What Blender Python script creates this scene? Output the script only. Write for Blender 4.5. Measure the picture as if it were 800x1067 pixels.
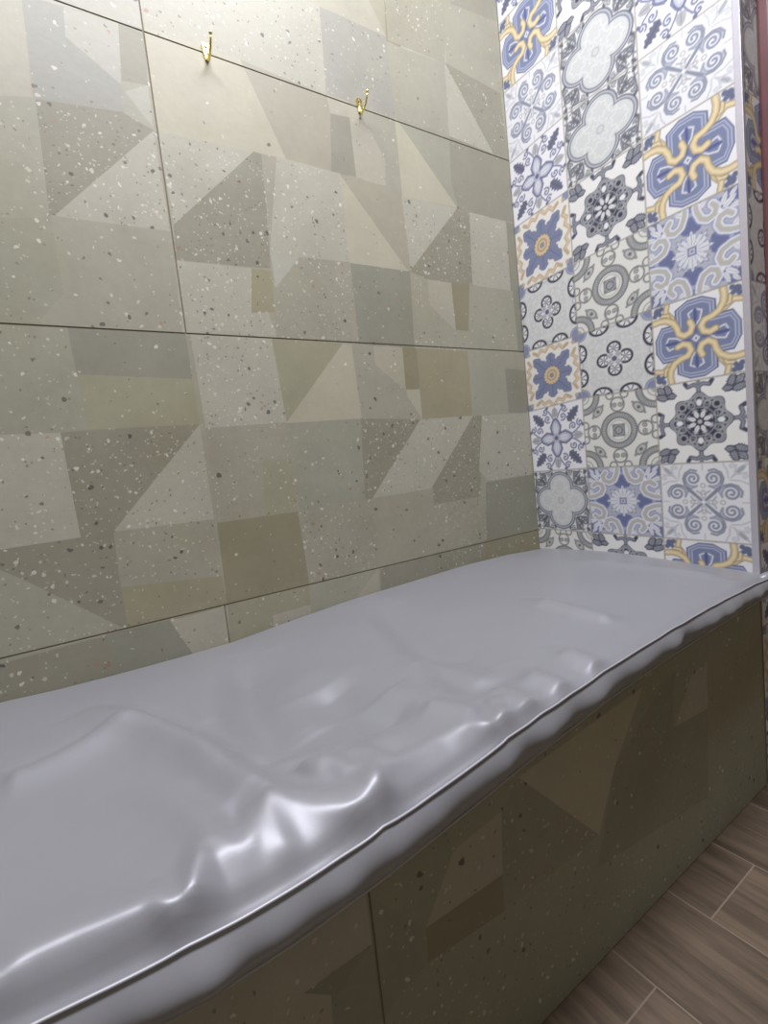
import bpy, bmesh, math, random
import numpy as np
from mathutils import Matrix, Vector
from mathutils.geometry import delaunay_2d_cdt

for o in list(bpy.data.objects):
    bpy.data.objects.remove(o)
S = bpy.context.scene
C = S.collection

# ------------------------------------------------------------ camera, light
cam_d = bpy.data.cameras.new('camera'); cam = bpy.data.objects.new('camera', cam_d); C.objects.link(cam)
cam_d.sensor_fit = 'VERTICAL'; cam_d.sensor_height = 36; cam_d.lens = 504.428 / 1067 * 36
cam_d.clip_start = 0.02
RT = Vector((0.8343, -0.5408, -0.1071)); DN = Vector((-0.1398, -0.0196, -0.99)); FW = Vector((0.5333, 0.8409, -0.092))
M4 = Matrix(((RT.x, -DN.x, -FW.x, -1.3206), (RT.y, -DN.y, -FW.y, -1.1119), (RT.z, -DN.z, -FW.z, 0.8701), (0, 0, 0, 1)))
cam.matrix_world = M4.normalized() if hasattr(M4, 'normalized') else M4
S.camera = cam

wd = bpy.data.worlds.new('world'); S.world = wd; wd.use_nodes = True
wd.node_tree.nodes['Background'].inputs[0].default_value = (0.75, 0.72, 0.72, 1)
wd.node_tree.nodes['Background'].inputs[1].default_value = 0.3

def area(name, loc, size, energy, col, target):
    d = bpy.data.lights.new(name, 'AREA'); d.shape = 'RECTANGLE'; d.size = size[0]; d.size_y = size[1]; d.energy = energy; d.color = col
    o = bpy.data.objects.new(name, d); C.objects.link(o); o.location = loc
    o.rotation_euler = (Vector(target) - Vector(loc)).to_track_quat('-Z', 'Y').to_euler()
    return o
area('ceiling_light', (-1.05, -0.86, 2.97), (1.7, 0.6), 81, (0.94, 0.94, 1.0), (-1.05, -0.86, 0))

vs = S.view_settings
vs.view_transform = 'Standard'; vs.look = 'None'; vs.gamma = 1; vs.use_curve_mapping = False; vs.exposure = 0.0

# ------------------------------------------------------------ helpers
def lin(c):
    return tuple(((x / 12.92) if x <= 0.04045 else ((x + 0.055) / 1.055) ** 2.4) for x in c)

def link(name, me, mat=None, parent=None, smooth=False):
    o = bpy.data.objects.new(name, me); C.objects.link(o)
    if mat: me.materials.append(mat)
    if parent: o.parent = parent
    if smooth: me.polygons.foreach_set('use_smooth', [True] * len(me.polygons))
    return o

def bmobj(name, bm, mat=None, parent=None, smooth=False):
    me = bpy.data.meshes.new(name); bmesh.ops.recalc_face_normals(bm, faces=bm.faces[:])
    bm.to_mesh(me); bm.free()
    return link(name, me, mat, parent, smooth)

def struct(o): o['kind'] = 'structure'; return o

def box(bm, a, b, bev=0.0):
    r = bmesh.ops.create_cube(bm, size=1)
    for v in r['verts']:
        v.co = Vector([(a[i] + b[i]) / 2 + v.co[i] * (b[i] - a[i]) for i in range(3)])
    if bev:
        es = list({e for v in r['verts'] for e in v.link_edges})
        bmesh.ops.bevel(bm, geom=es, offset=bev, segments=2, affect='EDGES', profile=0.6)

def tube(bm, pts, rad, n=8, cap=True):
    """round bar along pts; rad a number or one per point (or a pair for an oval)"""
    pts = [Vector(p) for p in pts]; rings = []
    up = Vector((0, 0, 1))
    for i, p in enumerate(pts):
        t = (pts[min(i + 1, len(pts) - 1)] - pts[max(i - 1, 0)]).normalized()
        a = t.cross(Vector((1, 0, 0)) if abs(t.x) < 0.8 else up).normalized(); b = t.cross(a)
        r = rad[i] if hasattr(rad, '__len__') else rad
        ra, rb = r if hasattr(r, '__len__') else (r, r)
        rings.append([bm.verts.new(p + a * (ra * math.cos(2 * math.pi * k / n)) + b * (rb * math.sin(2 * math.pi * k / n))) for k in range(n)])
    for r0, r1 in zip(rings, rings[1:]):
        for k in range(n):
            bm.faces.new((r0[k], r0[(k + 1) % n], r1[(k + 1) % n], r1[k]))
    if cap:
        bm.faces.new(rings[0][::-1]); bm.faces.new(rings[-1])

# ------------------------------------------------------------ materials
def newmat(name):
    m = bpy.data.materials.new(name); m.use_nodes = True
    nt = m.node_tree; return m, nt, nt.nodes, nt.nodes['Principled BSDF']

def mixc(nt, fac, a, b, blend='MIX'):
    n = nt.nodes.new('ShaderNodeMix'); n.data_type = 'RGBA'; n.blend_type = blend
    for i, v in ((0, fac), (6, a), (7, b)):
        if hasattr(v, 'is_output'): nt.links.new(v, n.inputs[i])
        else: n.inputs[i].default_value = v
    return n.outputs[2]

def mth(nt, op, a, b=0.0, c=None):
    n = nt.nodes.new('ShaderNodeMath'); n.operation = op
    for i, v in enumerate((a, b) if c is None else (a, b, c)):
        if hasattr(v, 'is_output'): nt.links.new(v, n.inputs[i])
        else: n.inputs[i].default_value = v
    return n.outputs[0]

def noise(nt, vec, scale, detail=3, rough=0.55):
    n = nt.nodes.new('ShaderNodeTexNoise'); nt.links.new(vec, n.inputs['Vector'])
    n.inputs['Scale'].default_value = scale; n.inputs['Detail'].default_value = detail; n.inputs['Roughness'].default_value = rough
    return n.outputs[0], n.outputs[1]

def ramp(nt, v, lo, hi):
    n = nt.nodes.new('ShaderNodeMapRange'); n.interpolation_type = 'SMOOTHSTEP'
    nt.links.new(v, n.inputs[0]); n.inputs[1].default_value = lo; n.inputs[2].default_value = hi
    return n.outputs[0]

def objco(nt):
    return nt.nodes.new('ShaderNodeTexCoord').outputs['Object']

def plain(name, col, rough=0.5, metal=0.0, var=0.06, scale=12, bump=0.0):
    m, nt, N, P = newmat(name); co = objco(nt)
    f, _ = noise(nt, co, scale)
    c = mixc(nt, f, (*lin([x * (1 - var) for x in col]), 1), (*lin([min(1, x * (1 + var)) for x in col]), 1))
    nt.links.new(c, P.inputs['Base Color']); P.inputs['Roughness'].default_value = rough; P.inputs['Metallic'].default_value = metal
    if bump:
        b = N.new('ShaderNodeBump'); b.inputs['Strength'].default_value = bump; b.inputs['Distance'].default_value = 0.002
        nt.links.new(f, b.inputs['Height']); nt.links.new(b.outputs[0], P.inputs['Normal'])
    return m

def terrazzo():
    m, nt, N, P = newmat('terrazzo_tile'); co = objco(nt)
    at = N.new('ShaderNodeAttribute'); at.attribute_name = 'patch'
    col = at.outputs['Color']; den = at.outputs['Alpha']
    f1, _ = noise(nt, co, 9, 5, 0.6); f2, _ = noise(nt, co, 60, 3, 0.6); f3, _ = noise(nt, co, 3.2, 2)
    g = mth(nt, 'ADD', mth(nt, 'MULTIPLY', mth(nt, 'SUBTRACT', f1, 0.5), 0.30), mth(nt, 'MULTIPLY', mth(nt, 'SUBTRACT', f2, 0.5), 0.16))
    g = mth(nt, 'ADD', g, 1.0)
    cc = N.new('ShaderNodeCombineColor')
    for i in range(3): nt.links.new(g, cc.inputs[i])
    c = mixc(nt, 1.0, col, cc.outputs[0], 'MULTIPLY')
    st = ramp(nt, f3, 0.5, 0.72)
    c = mixc(nt, mth(nt, 'MULTIPLY', st, 0.25), c, mixc(nt, 1.0, c, (*lin((0.93, 0.90, 0.80)), 1), 'MULTIPLY'))
    # warped coordinates give the chips broken outlines
    _, wc = noise(nt, co, 70, 2)
    wv = N.new('ShaderNodeVectorMath'); wv.operation = 'MULTIPLY_ADD'
    nt.links.new(wc, wv.inputs[0]); wv.inputs[1].default_value = (0.014,) * 3; nt.links.new(co, wv.inputs[2])
    def chips(scale, prob, size, colr, seed, strength=1.0):
        nonlocal c
        sh = N.new('ShaderNodeVectorMath'); sh.operation = 'ADD'; nt.links.new(wv.outputs[0], sh.inputs[0]); sh.inputs[1].default_value = (seed, seed * 1.7, seed * 0.6)
        # flatten to the tile face so that every chip is cut through its middle
        ml = N.new('ShaderNodeVectorMath'); ml.operation = 'MULTIPLY'; nt.links.new(sh.outputs[0], ml.inputs[0]); ml.inputs[1].default_value = (1, 0, 1)
        v = N.new('ShaderNodeTexVoronoi'); v.inputs['Scale'].default_value = scale; nt.links.new(ml.outputs[0], v.inputs['Vector'])
        sp = N.new('ShaderNodeSeparateColor'); nt.links.new(v.outputs['Color'], sp.inputs[0])
        on = mth(nt, 'LESS_THAN', sp.outputs[0], mth(nt, 'MULTIPLY', den, prob))
        rad = mth(nt, 'MULTIPLY_ADD', mth(nt, 'MULTIPLY', sp.outputs[1], sp.outputs[1]), size, size * 0.35)
        ins = ramp(nt, mth(nt, 'SUBTRACT', rad, v.outputs['Distance']), -0.02, 0.06)
        fac = mth(nt, 'MULTIPLY', mth(nt, 'MULTIPLY', on, ins), strength)
        cv = mixc(nt, sp.outputs[2], (*lin(colr[0]), 1), (*lin(colr[1]), 1))
        c = mixc(nt, fac, c, cv)
    chips(150, 0.85, 0.24, ((0.86, 0.85, 0.80), (0.74, 0.73, 0.66)), 3.1, 0.5)
    chips(130, 0.45, 0.22, ((0.30, 0.29, 0.27), (0.45, 0.43, 0.39)), 7.7, 0.7)
    chips(85, 0.42, 0.25, ((0.90, 0.88, 0.84), (0.78, 0.76, 0.70)), 11.3, 0.55)
    chips(60, 0.30, 0.22, ((0.24, 0.24, 0.24), (0.40, 0.37, 0.33)), 17.9, 0.8)
    chips(52, 0.05, 0.17, ((0.60, 0.42, 0.32), (0.66, 0.52, 0.36)), 23.3, 0.7)
    nt.links.new(c, P.inputs['Base Color'])
    rr = N.new('ShaderNodeMapRange'); nt.links.new(f1, rr.inputs[0]); rr.inputs[3].default_value = 0.40; rr.inputs[4].default_value = 0.56
    nt.links.new(rr.outputs[0], P.inputs['Roughness'])
    b = N.new('ShaderNodeBump'); b.inputs['Strength'].default_value = 0.12; b.inputs['Distance'].default_value = 0.002
    nt.links.new(f2, b.inputs['Height']); nt.links.new(b.outputs[0], P.inputs['Normal'])
    return m

def patchwork():
    m, nt, N, P = newmat('patchwork_tile')
    at = N.new('ShaderNodeAttribute'); at.attribute_name = 'glaze'
    co = objco(nt); f, _ = noise(nt, co, 25, 3)
    g = mixc(nt, f, (0.94, 0.94, 0.94, 1), (1, 1, 1, 1))
    nt.links.new(mixc(nt, 1.0, at.outputs['Color'], g, 'MULTIPLY'), P.inputs['Base Color'])
    P.inputs['Roughness'].default_value = 0.32
    return m

def wood_floor():
    m, nt, N, P = newmat('wood_look_plank'); co = objco(nt)
    sp = N.new('ShaderNodeSeparateXYZ'); nt.links.new(co, sp.inputs[0])
    # planks 0.18 wide run along y, joints every 1.2 m, shifted per row
    xs = mth(nt, 'ADD', sp.outputs[0], 0.65 + 18.4); row = mth(nt, 'FLOOR', mth(nt, 'DIVIDE', xs, 0.184))
    xf = mth(nt, 'SUBTRACT', mth(nt, 'DIVIDE', xs, 0.184), row)
    wn = N.new('ShaderNodeTexWhiteNoise'); wn.noise_dimensions = '1D'; nt.links.new(row, wn.inputs['W'])
    off = mth(nt, 'MULTIPLY', mth(nt, 'MODULO', mth(nt, 'ADD', row, 1.0), 2.0), 0.6)
    ys = mth(nt, 'DIVIDE', mth(nt, 'ADD', mth(nt, 'ADD', sp.outputs[1], 0.711 + 12.0), off), 1.2)
    yrow = mth(nt, 'FLOOR', ys); yf = mth(nt, 'SUBTRACT', ys, yrow)
    wn2 = N.new('ShaderNodeTexWhiteNoise'); wn2.noise_dimensions = '2D'
    cb = N.new('ShaderNodeCombineXYZ'); nt.links.new(row, cb.inputs[0]); nt.links.new(yrow, cb.inputs[1]); nt.links.new(cb.outputs[0], wn2.inputs['Vector'])
    mp = N.new('ShaderNodeVectorMath'); mp.operation = 'MULTIPLY'; nt.links.new(co, mp.inputs[0]); mp.inputs[1].default_value = (26, 2.2, 1)
    ad = N.new('ShaderNodeVectorMath'); ad.operation = 'ADD'; nt.links.new(mp.outputs[0], ad.inputs[0]); nt.links.new(wn2.outputs['Color'], ad.inputs[1])
    f, _ = noise(nt, ad.outputs[0], 1.6, 6, 0.65)
    c = mixc(nt, ramp(nt, f, 0.3, 0.7), (*lin((0.33, 0.285, 0.24)), 1), (*lin((0.47, 0.405, 0.345)), 1))
    tone = mth(nt, 'MULTIPLY_ADD', wn2.outputs['Value'], 0.35, 0.75)
    cc = N.new('ShaderNodeCombineColor')
    for i in range(3): nt.links.new(tone, cc.inputs[i])
    c = mixc(nt, 1.0, c, cc.outputs[0], 'MULTIPLY')
    ex = mth(nt, 'MULTIPLY', mth(nt, 'MINIMUM', xf, mth(nt, 'SUBTRACT', 1.0, xf)), 0.184)
    ey = mth(nt, 'MULTIPLY', mth(nt, 'MINIMUM', yf, mth(nt, 'SUBTRACT', 1.0, yf)), 1.2)
    gr = mth(nt, 'LESS_THAN', mth(nt, 'MINIMUM', ex, ey), 0.0013)
    c = mixc(nt, gr, c, (*lin((0.54, 0.48, 0.42)), 1))
    nt.links.new(c, P.inputs['Base Color']); P.inputs['Roughness'].default_value = 0.45
    b = N.new('ShaderNodeBump'); b.inputs['Strength'].default_value = 0.2; b.inputs['Distance'].default_value = 0.002
    nt.links.new(mth(nt, 'SUBTRACT', f, mth(nt, 'MULTIPLY', gr, 1.0)), b.inputs['Height']); nt.links.new(b.outputs[0], P.inputs['Normal'])
    return m

def vinyl(name, col=(0.55, 0.552, 0.578), rough=0.41):
    m, nt, N, P = newmat(name); co = objco(nt)
    f, _ = noise(nt, co, 420, 2); f2, _ = noise(nt, co, 6, 3)
    c = mixc(nt, f2, (*lin([x * 0.97 for x in col]), 1), (*lin([x * 1.03 for x in col]), 1))
    nt.links.new(c, P.inputs['Base Color'])
    P.inputs['Roughness'].default_value = rough; P.inputs['Metallic'].default_value = 0.2
    P.inputs['Sheen Weight'].default_value = 0.15
    b = N.new('ShaderNodeBump'); b.inputs['Strength'].default_value = 0.05; b.inputs['Distance'].default_value = 0.0008
    nt.links.new(f, b.inputs['Height']); nt.links.new(b.outputs[0], P.inputs['Normal'])
    return m

MT = {'terrazzo': terrazzo(), 'patch': patchwork(), 'floor': wood_floor(), 'vinyl': vinyl('grey_vinyl'),
      'piping': vinyl('grey_vinyl_piping', (0.68, 0.68, 0.71), 0.4),
      'grout': plain('grout', (0.55, 0.51, 0.44), 0.85, var=0.08, scale=40),
      'plaster': plain('plaster', (0.76, 0.75, 0.75), 0.8, bump=0.1, scale=30),
      'dark_plaster': plain('dark_plaster', (0.52, 0.49, 0.42), 0.7, bump=0.1, scale=30),
      'alu': plain('brushed_aluminium', (0.80, 0.79, 0.83), 0.38, 0.55, var=0.03, scale=80),
      'gold': plain('polished_brass', (0.95, 0.88, 0.60), 0.22, 1.0, var=0.03),
      'redwood': plain('red_brown_painted_wood', (0.40, 0.25, 0.26), 0.4, var=0.12, scale=18),
      'bench': plain('cement_board', (0.45, 0.43, 0.38), 0.85)}

# tile tones (the colour of each printed patch)
TONE = {'ls': (0.675, 0.668, 0.62), 'lg': (0.675, 0.672, 0.64), 'm': (0.61, 0.605, 0.55), 'ms': (0.60, 0.59, 0.53), 'mg': (0.585, 0.59, 0.53),
        'md': (0.56, 0.55, 0.50), 'g': (0.585, 0.585, 0.56), 'd': (0.54, 0.53, 0.475), 'ds': (0.525, 0.515, 0.455), 'dg': (0.52, 0.525, 0.475),
        'do': (0.52, 0.50, 0.40), 'o': (0.575, 0.555, 0.45), 'mo': (0.59, 0.58, 0.49), 'b': (0.70, 0.685, 0.61), 'bm': (0.615, 0.60, 0.535), 'bl': (0.67, 0.655, 0.60)}

_m = np.mean(list(TONE.values()), 0)
TONE = {k: tuple((_m + (np.array(v) - _m) * 0.72) * (1.0, 0.995, 0.985)) for k, v in TONE.items()}

# ------ measured outlines, metres (x, z) on the tiled faces, (x, y) on the cushion
WALL=[
('lg',0.25,[(-1.3455, 1.8409), (-1.2411, 1.7906), (-1.065, 1.8054), (-1.0541, 1.935)]),
('ls',0.80,[(-1.0541, 1.935), (-1.0634, 1.8042), (-0.6526, 1.7982), (-0.6442, 2.0018), (-0.6429, 2.1103)]),
('g',0.45,[(-0.6429, 2.1103), (-0.6442, 2.0018), (-0.6526, 1.7982), (-0.4426, 1.8019), (-0.4472, 2.0106)]),
('bl',0.05,[(-0.7169, 2.0787), (-0.6818, 2.0089), (-0.4472, 2.0106), (-0.4353, 2.1988)]),
('bm',0.05,[(-0.4921, 2.1746), (-0.4922, 2.0828), (-0.4472, 2.0106), (-0.4385, 2.1741)]),
('ms',0.55,[(-0.4353, 2.1988), (-0.442, 2.0029), (-0.243, 2.011), (-0.2133, 2.1917), (-0.2037, 2.2975)]),
('m',0.10,[(-0.443, 1.9954), (-0.243, 2.011), (-0.2508, 1.8017), (-0.4452, 1.8061)]),
('m',0.10,[(-0.2037, 2.2975), (-0.2343, 2.0812), (-0.2354, 2.0135), (-0.0214, 1.9885), (0.0466, 2.0088), (0.0731, 2.4155)]),
('md',0.10,[(-0.1961, 2.3007), (-0.1954, 2.1884), (0.0099, 2.2122), (0.0367, 2.4)]),
('d',0.35,[(-0.2427, 2.0137), (-0.0158, 1.9986), (-0.001, 1.7958), (-0.0652, 1.8008)]),
('ls',0.30,[(-0.2427, 2.0137), (-0.0652, 1.8008), (-0.2504, 1.8044)]),
('bl',0.05,[(-1.3813, 1.7658), (-1.27, 1.7889), (-1.278, 1.6124), (-1.4082, 1.5798)]),
('g',0.20,[(-1.27, 1.7889), (-1.2411, 1.7906), (-1.2052, 1.7913), (-1.2092, 1.7414), (-1.124, 1.6814), (-1.1281, 1.6282), (-1.2755, 1.6099)]),
('lg',0.35,[(-1.2049, 1.7931), (-1.1127, 1.7987), (-1.124, 1.6814), (-1.2094, 1.7396)]),
('d',0.05,[(-1.1127, 1.7987), (-1.0637, 1.8023), (-1.0732, 1.6953), (-1.1212, 1.6894)]),
('m',0.20,[(-1.1212, 1.6894), (-1.0732, 1.6953), (-1.0744, 1.6081), (-1.1283, 1.6264)]),
('lg',0.10,[(-1.1187, 1.6705), (-1.0732, 1.6953), (-1.0739, 1.6119)]),
('ds',1.00,[(-1.274, 1.6103), (-1.1281, 1.6282), (-1.0744, 1.6081), (-1.2734, 1.406), (-1.2872, 1.4035)]),
('m',0.60,[(-1.4082, 1.5798), (-1.274, 1.6103), (-1.2821, 1.3976), (-1.4385, 1.3701)]),
('ls',0.80,[(-1.0744, 1.6081), (-1.0704, 1.4095), (-1.2736, 1.4042)]),
('mg',0.50,[(-1.4385, 1.3701), (-1.2801, 1.4014), (-1.2794, 1.2013), (-1.4632, 1.1993)]),
('m',0.30,[(-1.3269, 1.207), (-1.2767, 1.2639), (-1.2794, 1.2013)]),
('m',0.30,[(-1.2754, 1.4022), (-1.0704, 1.4095), (-1.0741, 1.2023), (-1.2809, 1.2012)]),
('b',0.05,[(-1.0645, 1.8092), (-0.8672, 1.8133), (-0.779, 1.6127), (-1.0671, 1.6081)]),
('bm',0.05,[(-0.8672, 1.8133), (-0.6467, 1.8022), (-0.6605, 1.615), (-0.779, 1.6127)]),
('bl',0.15,[(-0.6516, 1.8052), (-0.5886, 1.8057), (-0.5851, 1.7674), (-0.6467, 1.7617)]),
('d',0.05,[(-0.6467, 1.7617), (-0.5851, 1.7674), (-0.5896, 1.6236), (-0.6633, 1.6144)]),
('bl',0.25,[(-0.5919, 1.8024), (-0.5606, 1.8022), (-0.4916, 1.6891), (-0.4981, 1.6141), (-0.5896, 1.6236)]),
('m',0.30,[(-0.563, 1.8062), (-0.4416, 1.8095), (-0.4466, 1.6197), (-0.4981, 1.6141), (-0.4916, 1.6891)]),
('ls',0.90,[(-1.0687, 1.6096), (-0.8605, 1.6168), (-1.0588, 1.425)]),
('ds',1.00,[(-0.8626, 1.6184), (-0.8375, 1.6182), (-0.8559, 1.3601), (-1.067, 1.3516), (-1.0607, 1.4247)]),
('ms',0.60,[(-0.8444, 1.6186), (-0.8021, 1.6203), (-0.8294, 1.5049), (-0.8541, 1.3907), (-0.8466, 1.5337)]),
('ls',0.80,[(-0.8067, 1.6213), (-0.6351, 1.6206), (-0.6356, 1.4017), (-0.8541, 1.3907)]),
('b',0.05,[(-0.6383, 1.6176), (-0.454, 1.4072), (-0.455, 1.3994), (-0.6356, 1.4017)]),
('bm',0.05,[(-0.6383, 1.6176), (-0.4432, 1.6204), (-0.4506, 1.4076)]),
('ls',0.90,[(-1.0689, 1.3513), (-0.8981, 1.3548), (-0.8594, 1.1922), (-1.0743, 1.2002)]),
('o',0.40,[(-0.9027, 1.3543), (-0.8541, 1.3559), (-0.8549, 1.2614), (-0.9162, 1.2544)]),
('ms',0.80,[(-0.8514, 1.3932), (-0.6382, 1.4037), (-0.6342, 1.1904), (-0.8639, 1.1942)]),
('lg',0.20,[(-0.8514, 1.3932), (-0.7781, 1.3967), (-0.8498, 1.317)]),
('dg',0.25,[(-0.6356, 1.4017), (-0.4411, 1.4036), (-0.4517, 1.1874), (-0.6368, 1.1928)]),
('b',0.05,[(-0.4446, 1.8112), (-0.2443, 1.6121), (-0.4455, 1.6023)]),
('mg',0.05,[(-0.4446, 1.8112), (-0.2501, 1.8071), (-0.2443, 1.6121)]),
('d',0.05,[(-0.2497, 1.8099), (0.013, 1.802), (0.0126, 1.6094), (-0.2379, 1.6024), (-0.2585, 1.6797)]),
('ls',0.80,[(-0.4485, 1.6042), (-0.2408, 1.6101), (-0.4411, 1.4036)]),
('ds',1.00,[(-0.2447, 1.6094), (-0.1951, 1.6047), (-0.1975, 1.3904), (-0.3885, 1.3888), (-0.4445, 1.4032)]),
('ls',0.70,[(-0.1947, 1.6075), (-0.0324, 1.6077), (-0.0359, 1.3924), (-0.2093, 1.3919)]),
('dg',0.20,[(-0.0369, 1.6069), (0.0212, 1.6049), (0.0193, 1.3948), (-0.0404, 1.3919)]),
('m',0.40,[(-0.4445, 1.4032), (-0.3849, 1.3892), (-0.3834, 1.3172), (-0.2755, 1.2365), (-0.274, 1.1856), (-0.4551, 1.1873)]),
('bl',0.35,[(-0.3849, 1.3892), (-0.2946, 1.3883), (-0.293, 1.2496), (-0.3834, 1.3172)]),
('do',0.10,[(-0.2943, 1.3911), (-0.2214, 1.3907), (-0.2423, 1.2526), (-0.2926, 1.2525)]),
('m',0.20,[(-0.2214, 1.3907), (-0.0271, 1.3902), (-0.0277, 1.1941), (-0.2814, 1.1881), (-0.2965, 1.2522), (-0.2423, 1.2526)]),
('dg',0.10,[(-0.0313, 1.3928), (0.024, 1.3953), (0.0145, 1.1955), (-0.0277, 1.1941)]),
('mg',0.60,[(-1.4632, 1.1993), (-1.2828, 1.1993), (-1.2744, 1.0001), (-1.4916, 1.003)]),
('dg',0.10,[(-1.2828, 1.1993), (-1.0665, 1.2007), (-1.068, 1.1032), (-1.2796, 1.1109)]),
('mo',0.25,[(-1.2796, 1.1109), (-1.068, 1.1032), (-1.0575, 1.0036), (-1.2758, 1.002)]),
('ms',0.30,[(-1.0684, 1.2006), (-1.0565, 1.2012), (-1.0534, 1.0034), (-1.0656, 1.004)]),
('ls',0.80,[(-1.4916, 1.003), (-1.3217, 1.0007), (-1.3174, 0.7976), (-1.5216, 0.7955)]),
('ds',1.00,[(-1.3217, 1.0007), (-1.2755, 1.0038), (-1.0653, 1.006), (-1.261, 0.7998), (-1.3174, 0.7976)]),
('ls',0.80,[(-1.0653, 1.006), (-1.0632, 0.7956), (-1.261, 0.7998)]),
('ds',0.90,[(-1.5216, 0.7955), (-1.3174, 0.7976), (-1.2607, 0.8017), (-1.2619, 0.5946), (-1.4225, 0.7401), (-1.5235, 0.7823)]),
('m',0.50,[(-1.5188, 0.8151), (-1.4225, 0.7401), (-1.2619, 0.5946), (-1.5516, 0.588)]),
('ms',0.70,[(-1.261, 0.7998), (-1.0653, 0.7959), (-1.0639, 0.6666), (-1.2632, 0.6856)]),
('o',0.30,[(-1.2632, 0.6856), (-1.0639, 0.6666), (-1.0587, 0.5942), (-1.2619, 0.5946)]),
('ls',1.00,[(-1.0585, 1.2011), (-0.8753, 1.1981), (-0.8605, 1.0019), (-1.0543, 0.9972)]),
('ms',0.60,[(-1.0543, 0.9972), (-0.8605, 1.0019), (-0.8644, 0.7849), (-1.0582, 0.7861)]),
('mo',0.40,[(-0.9343, 0.9154), (-0.8623, 0.914), (-0.8644, 0.7849), (-0.9472, 0.7851)]),
('do',0.08,[(-1.0582, 0.7861), (-0.8644, 0.7849), (-0.8555, 0.5998), (-1.0608, 0.5947)]),
('mo',0.05,[(-0.8753, 1.1981), (-0.6851, 1.1956), (-0.8632, 0.9997)]),
('b',0.05,[(-0.6851, 1.1956), (-0.6569, 1.1944), (-0.6529, 1.001), (-0.8657, 0.9998)]),
('mg',0.25,[(-0.8657, 0.9998), (-0.6526, 1.0035), (-0.6474, 0.7882), (-0.8594, 0.7842)]),
('ms',0.80,[(-0.8619, 0.7845), (-0.6444, 0.7879), (-0.6468, 0.6011), (-0.858, 0.6004)]),
('m',0.30,[(-0.6595, 1.1967), (-0.5889, 1.1948), (-0.5923, 1.1443), (-0.4978, 1.0619), (-0.4521, 0.9935), (-0.6529, 1.001)]),
('bl',0.30,[(-0.5919, 1.1947), (-0.4943, 1.1937), (-0.4995, 1.0752), (-0.5923, 1.1443)]),
('do',0.10,[(-0.4976, 1.1935), (-0.4442, 1.193), (-0.4515, 1.0803), (-0.4995, 1.0752)]),
('b',0.10,[(-0.4991, 1.0778), (-0.4519, 1.0776), (-0.4521, 0.9935), (-0.4952, 1.0565)]),
('o',0.05,[(-0.4476, 1.1929), (-0.2497, 1.1921), (-0.2536, 0.9978), (-0.4521, 0.9935)]),
('m',0.05,[(-0.2537, 1.192), (0.009, 1.1891), (0.0005, 0.9957), (-0.2576, 0.9979)]),
('dg',0.05,[(-0.0969, 1.1431), (0.0031, 1.1386), (0.0005, 0.9957), (-0.0961, 1.0018)]),
('ds',1.00,[(-0.6555, 1.0036), (-0.4521, 0.9935), (-0.6471, 0.7908), (-0.6711, 0.7912)]),
('ls',0.80,[(-0.459, 0.9937), (-0.2536, 0.9978), (-0.4421, 0.7933), (-0.6471, 0.7908)]),
('ds',1.00,[(-0.2536, 0.9978), (-0.213, 0.9964), (-0.256, 0.7448), (-0.4448, 0.7429), (-0.4417, 0.796)]),
('ls',0.60,[(-0.2171, 0.9966), (0.0009, 0.9989), (-0.009, 0.7928), (-0.217, 0.7919), (-0.25, 0.8285)]),
('bm',0.15,[(-0.6444, 0.7879), (-0.4385, 0.7929), (-0.4481, 0.6008), (-0.6468, 0.6011)]),
('ms',0.70,[(-0.4444, 0.7456), (-0.2225, 0.7467), (-0.2401, 0.6017), (-0.4481, 0.6008)]),
('dg',0.30,[(-0.226, 0.7868), (0.0006, 0.7918), (-0.0066, 0.6044), (-0.2438, 0.6055)]),
('ds',0.50,[(-1.5516, 0.588), (-1.2633, 0.597), (-1.1809, 0.5953), (-1.1162, 0.5296), (-1.2573, 0.4216), (-1.5737, 0.4356)]),
('dg',0.10,[(-1.3028, 0.5981), (-1.1828, 0.5958), (-1.1016, 0.5142), (-1.2573, 0.4216)]),
('bl',0.25,[(-1.183, 0.5937), (-1.0605, 0.5969), (-1.0704, 0.4435), (-1.1275, 0.4623)]),
('mo',0.35,[(-1.0605, 0.5969), (-0.858, 0.6004), (-0.8678, 0.4271), (-1.0704, 0.4435)]),
('bl',0.30,[(-0.96, 0.5482), (-0.8596, 0.5491), (-0.8678, 0.4271), (-0.9611, 0.4316)]),
('m',0.10,[(-0.858, 0.6004), (-0.6435, 0.6031), (-0.6639, 0.4193), (-0.8678, 0.4271)]),
('bl',0.10,[(-0.7474, 0.5212), (-0.6532, 0.5998), (-0.6609, 0.4185), (-0.7516, 0.4441)]),
('d',0.15,[(-0.6468, 0.6011), (-0.4552, 0.6021), (-0.3959, 0.5113), (-0.6609, 0.4185)]),
('ds',1.00,[(-0.4587, 0.6028), (-0.248, 0.6062), (-0.2529, 0.4611), (-0.4668, 0.4223)]),
('mg',0.40,[(-0.4064, 0.5489), (-0.2885, 0.5461), (-0.2896, 0.4694), (-0.409, 0.4668)]),
('do',0.50,[(-0.2521, 0.6069), (-0.0018, 0.6036), (-0.0109, 0.4404), (-0.2529, 0.4611)]),
]
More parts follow.
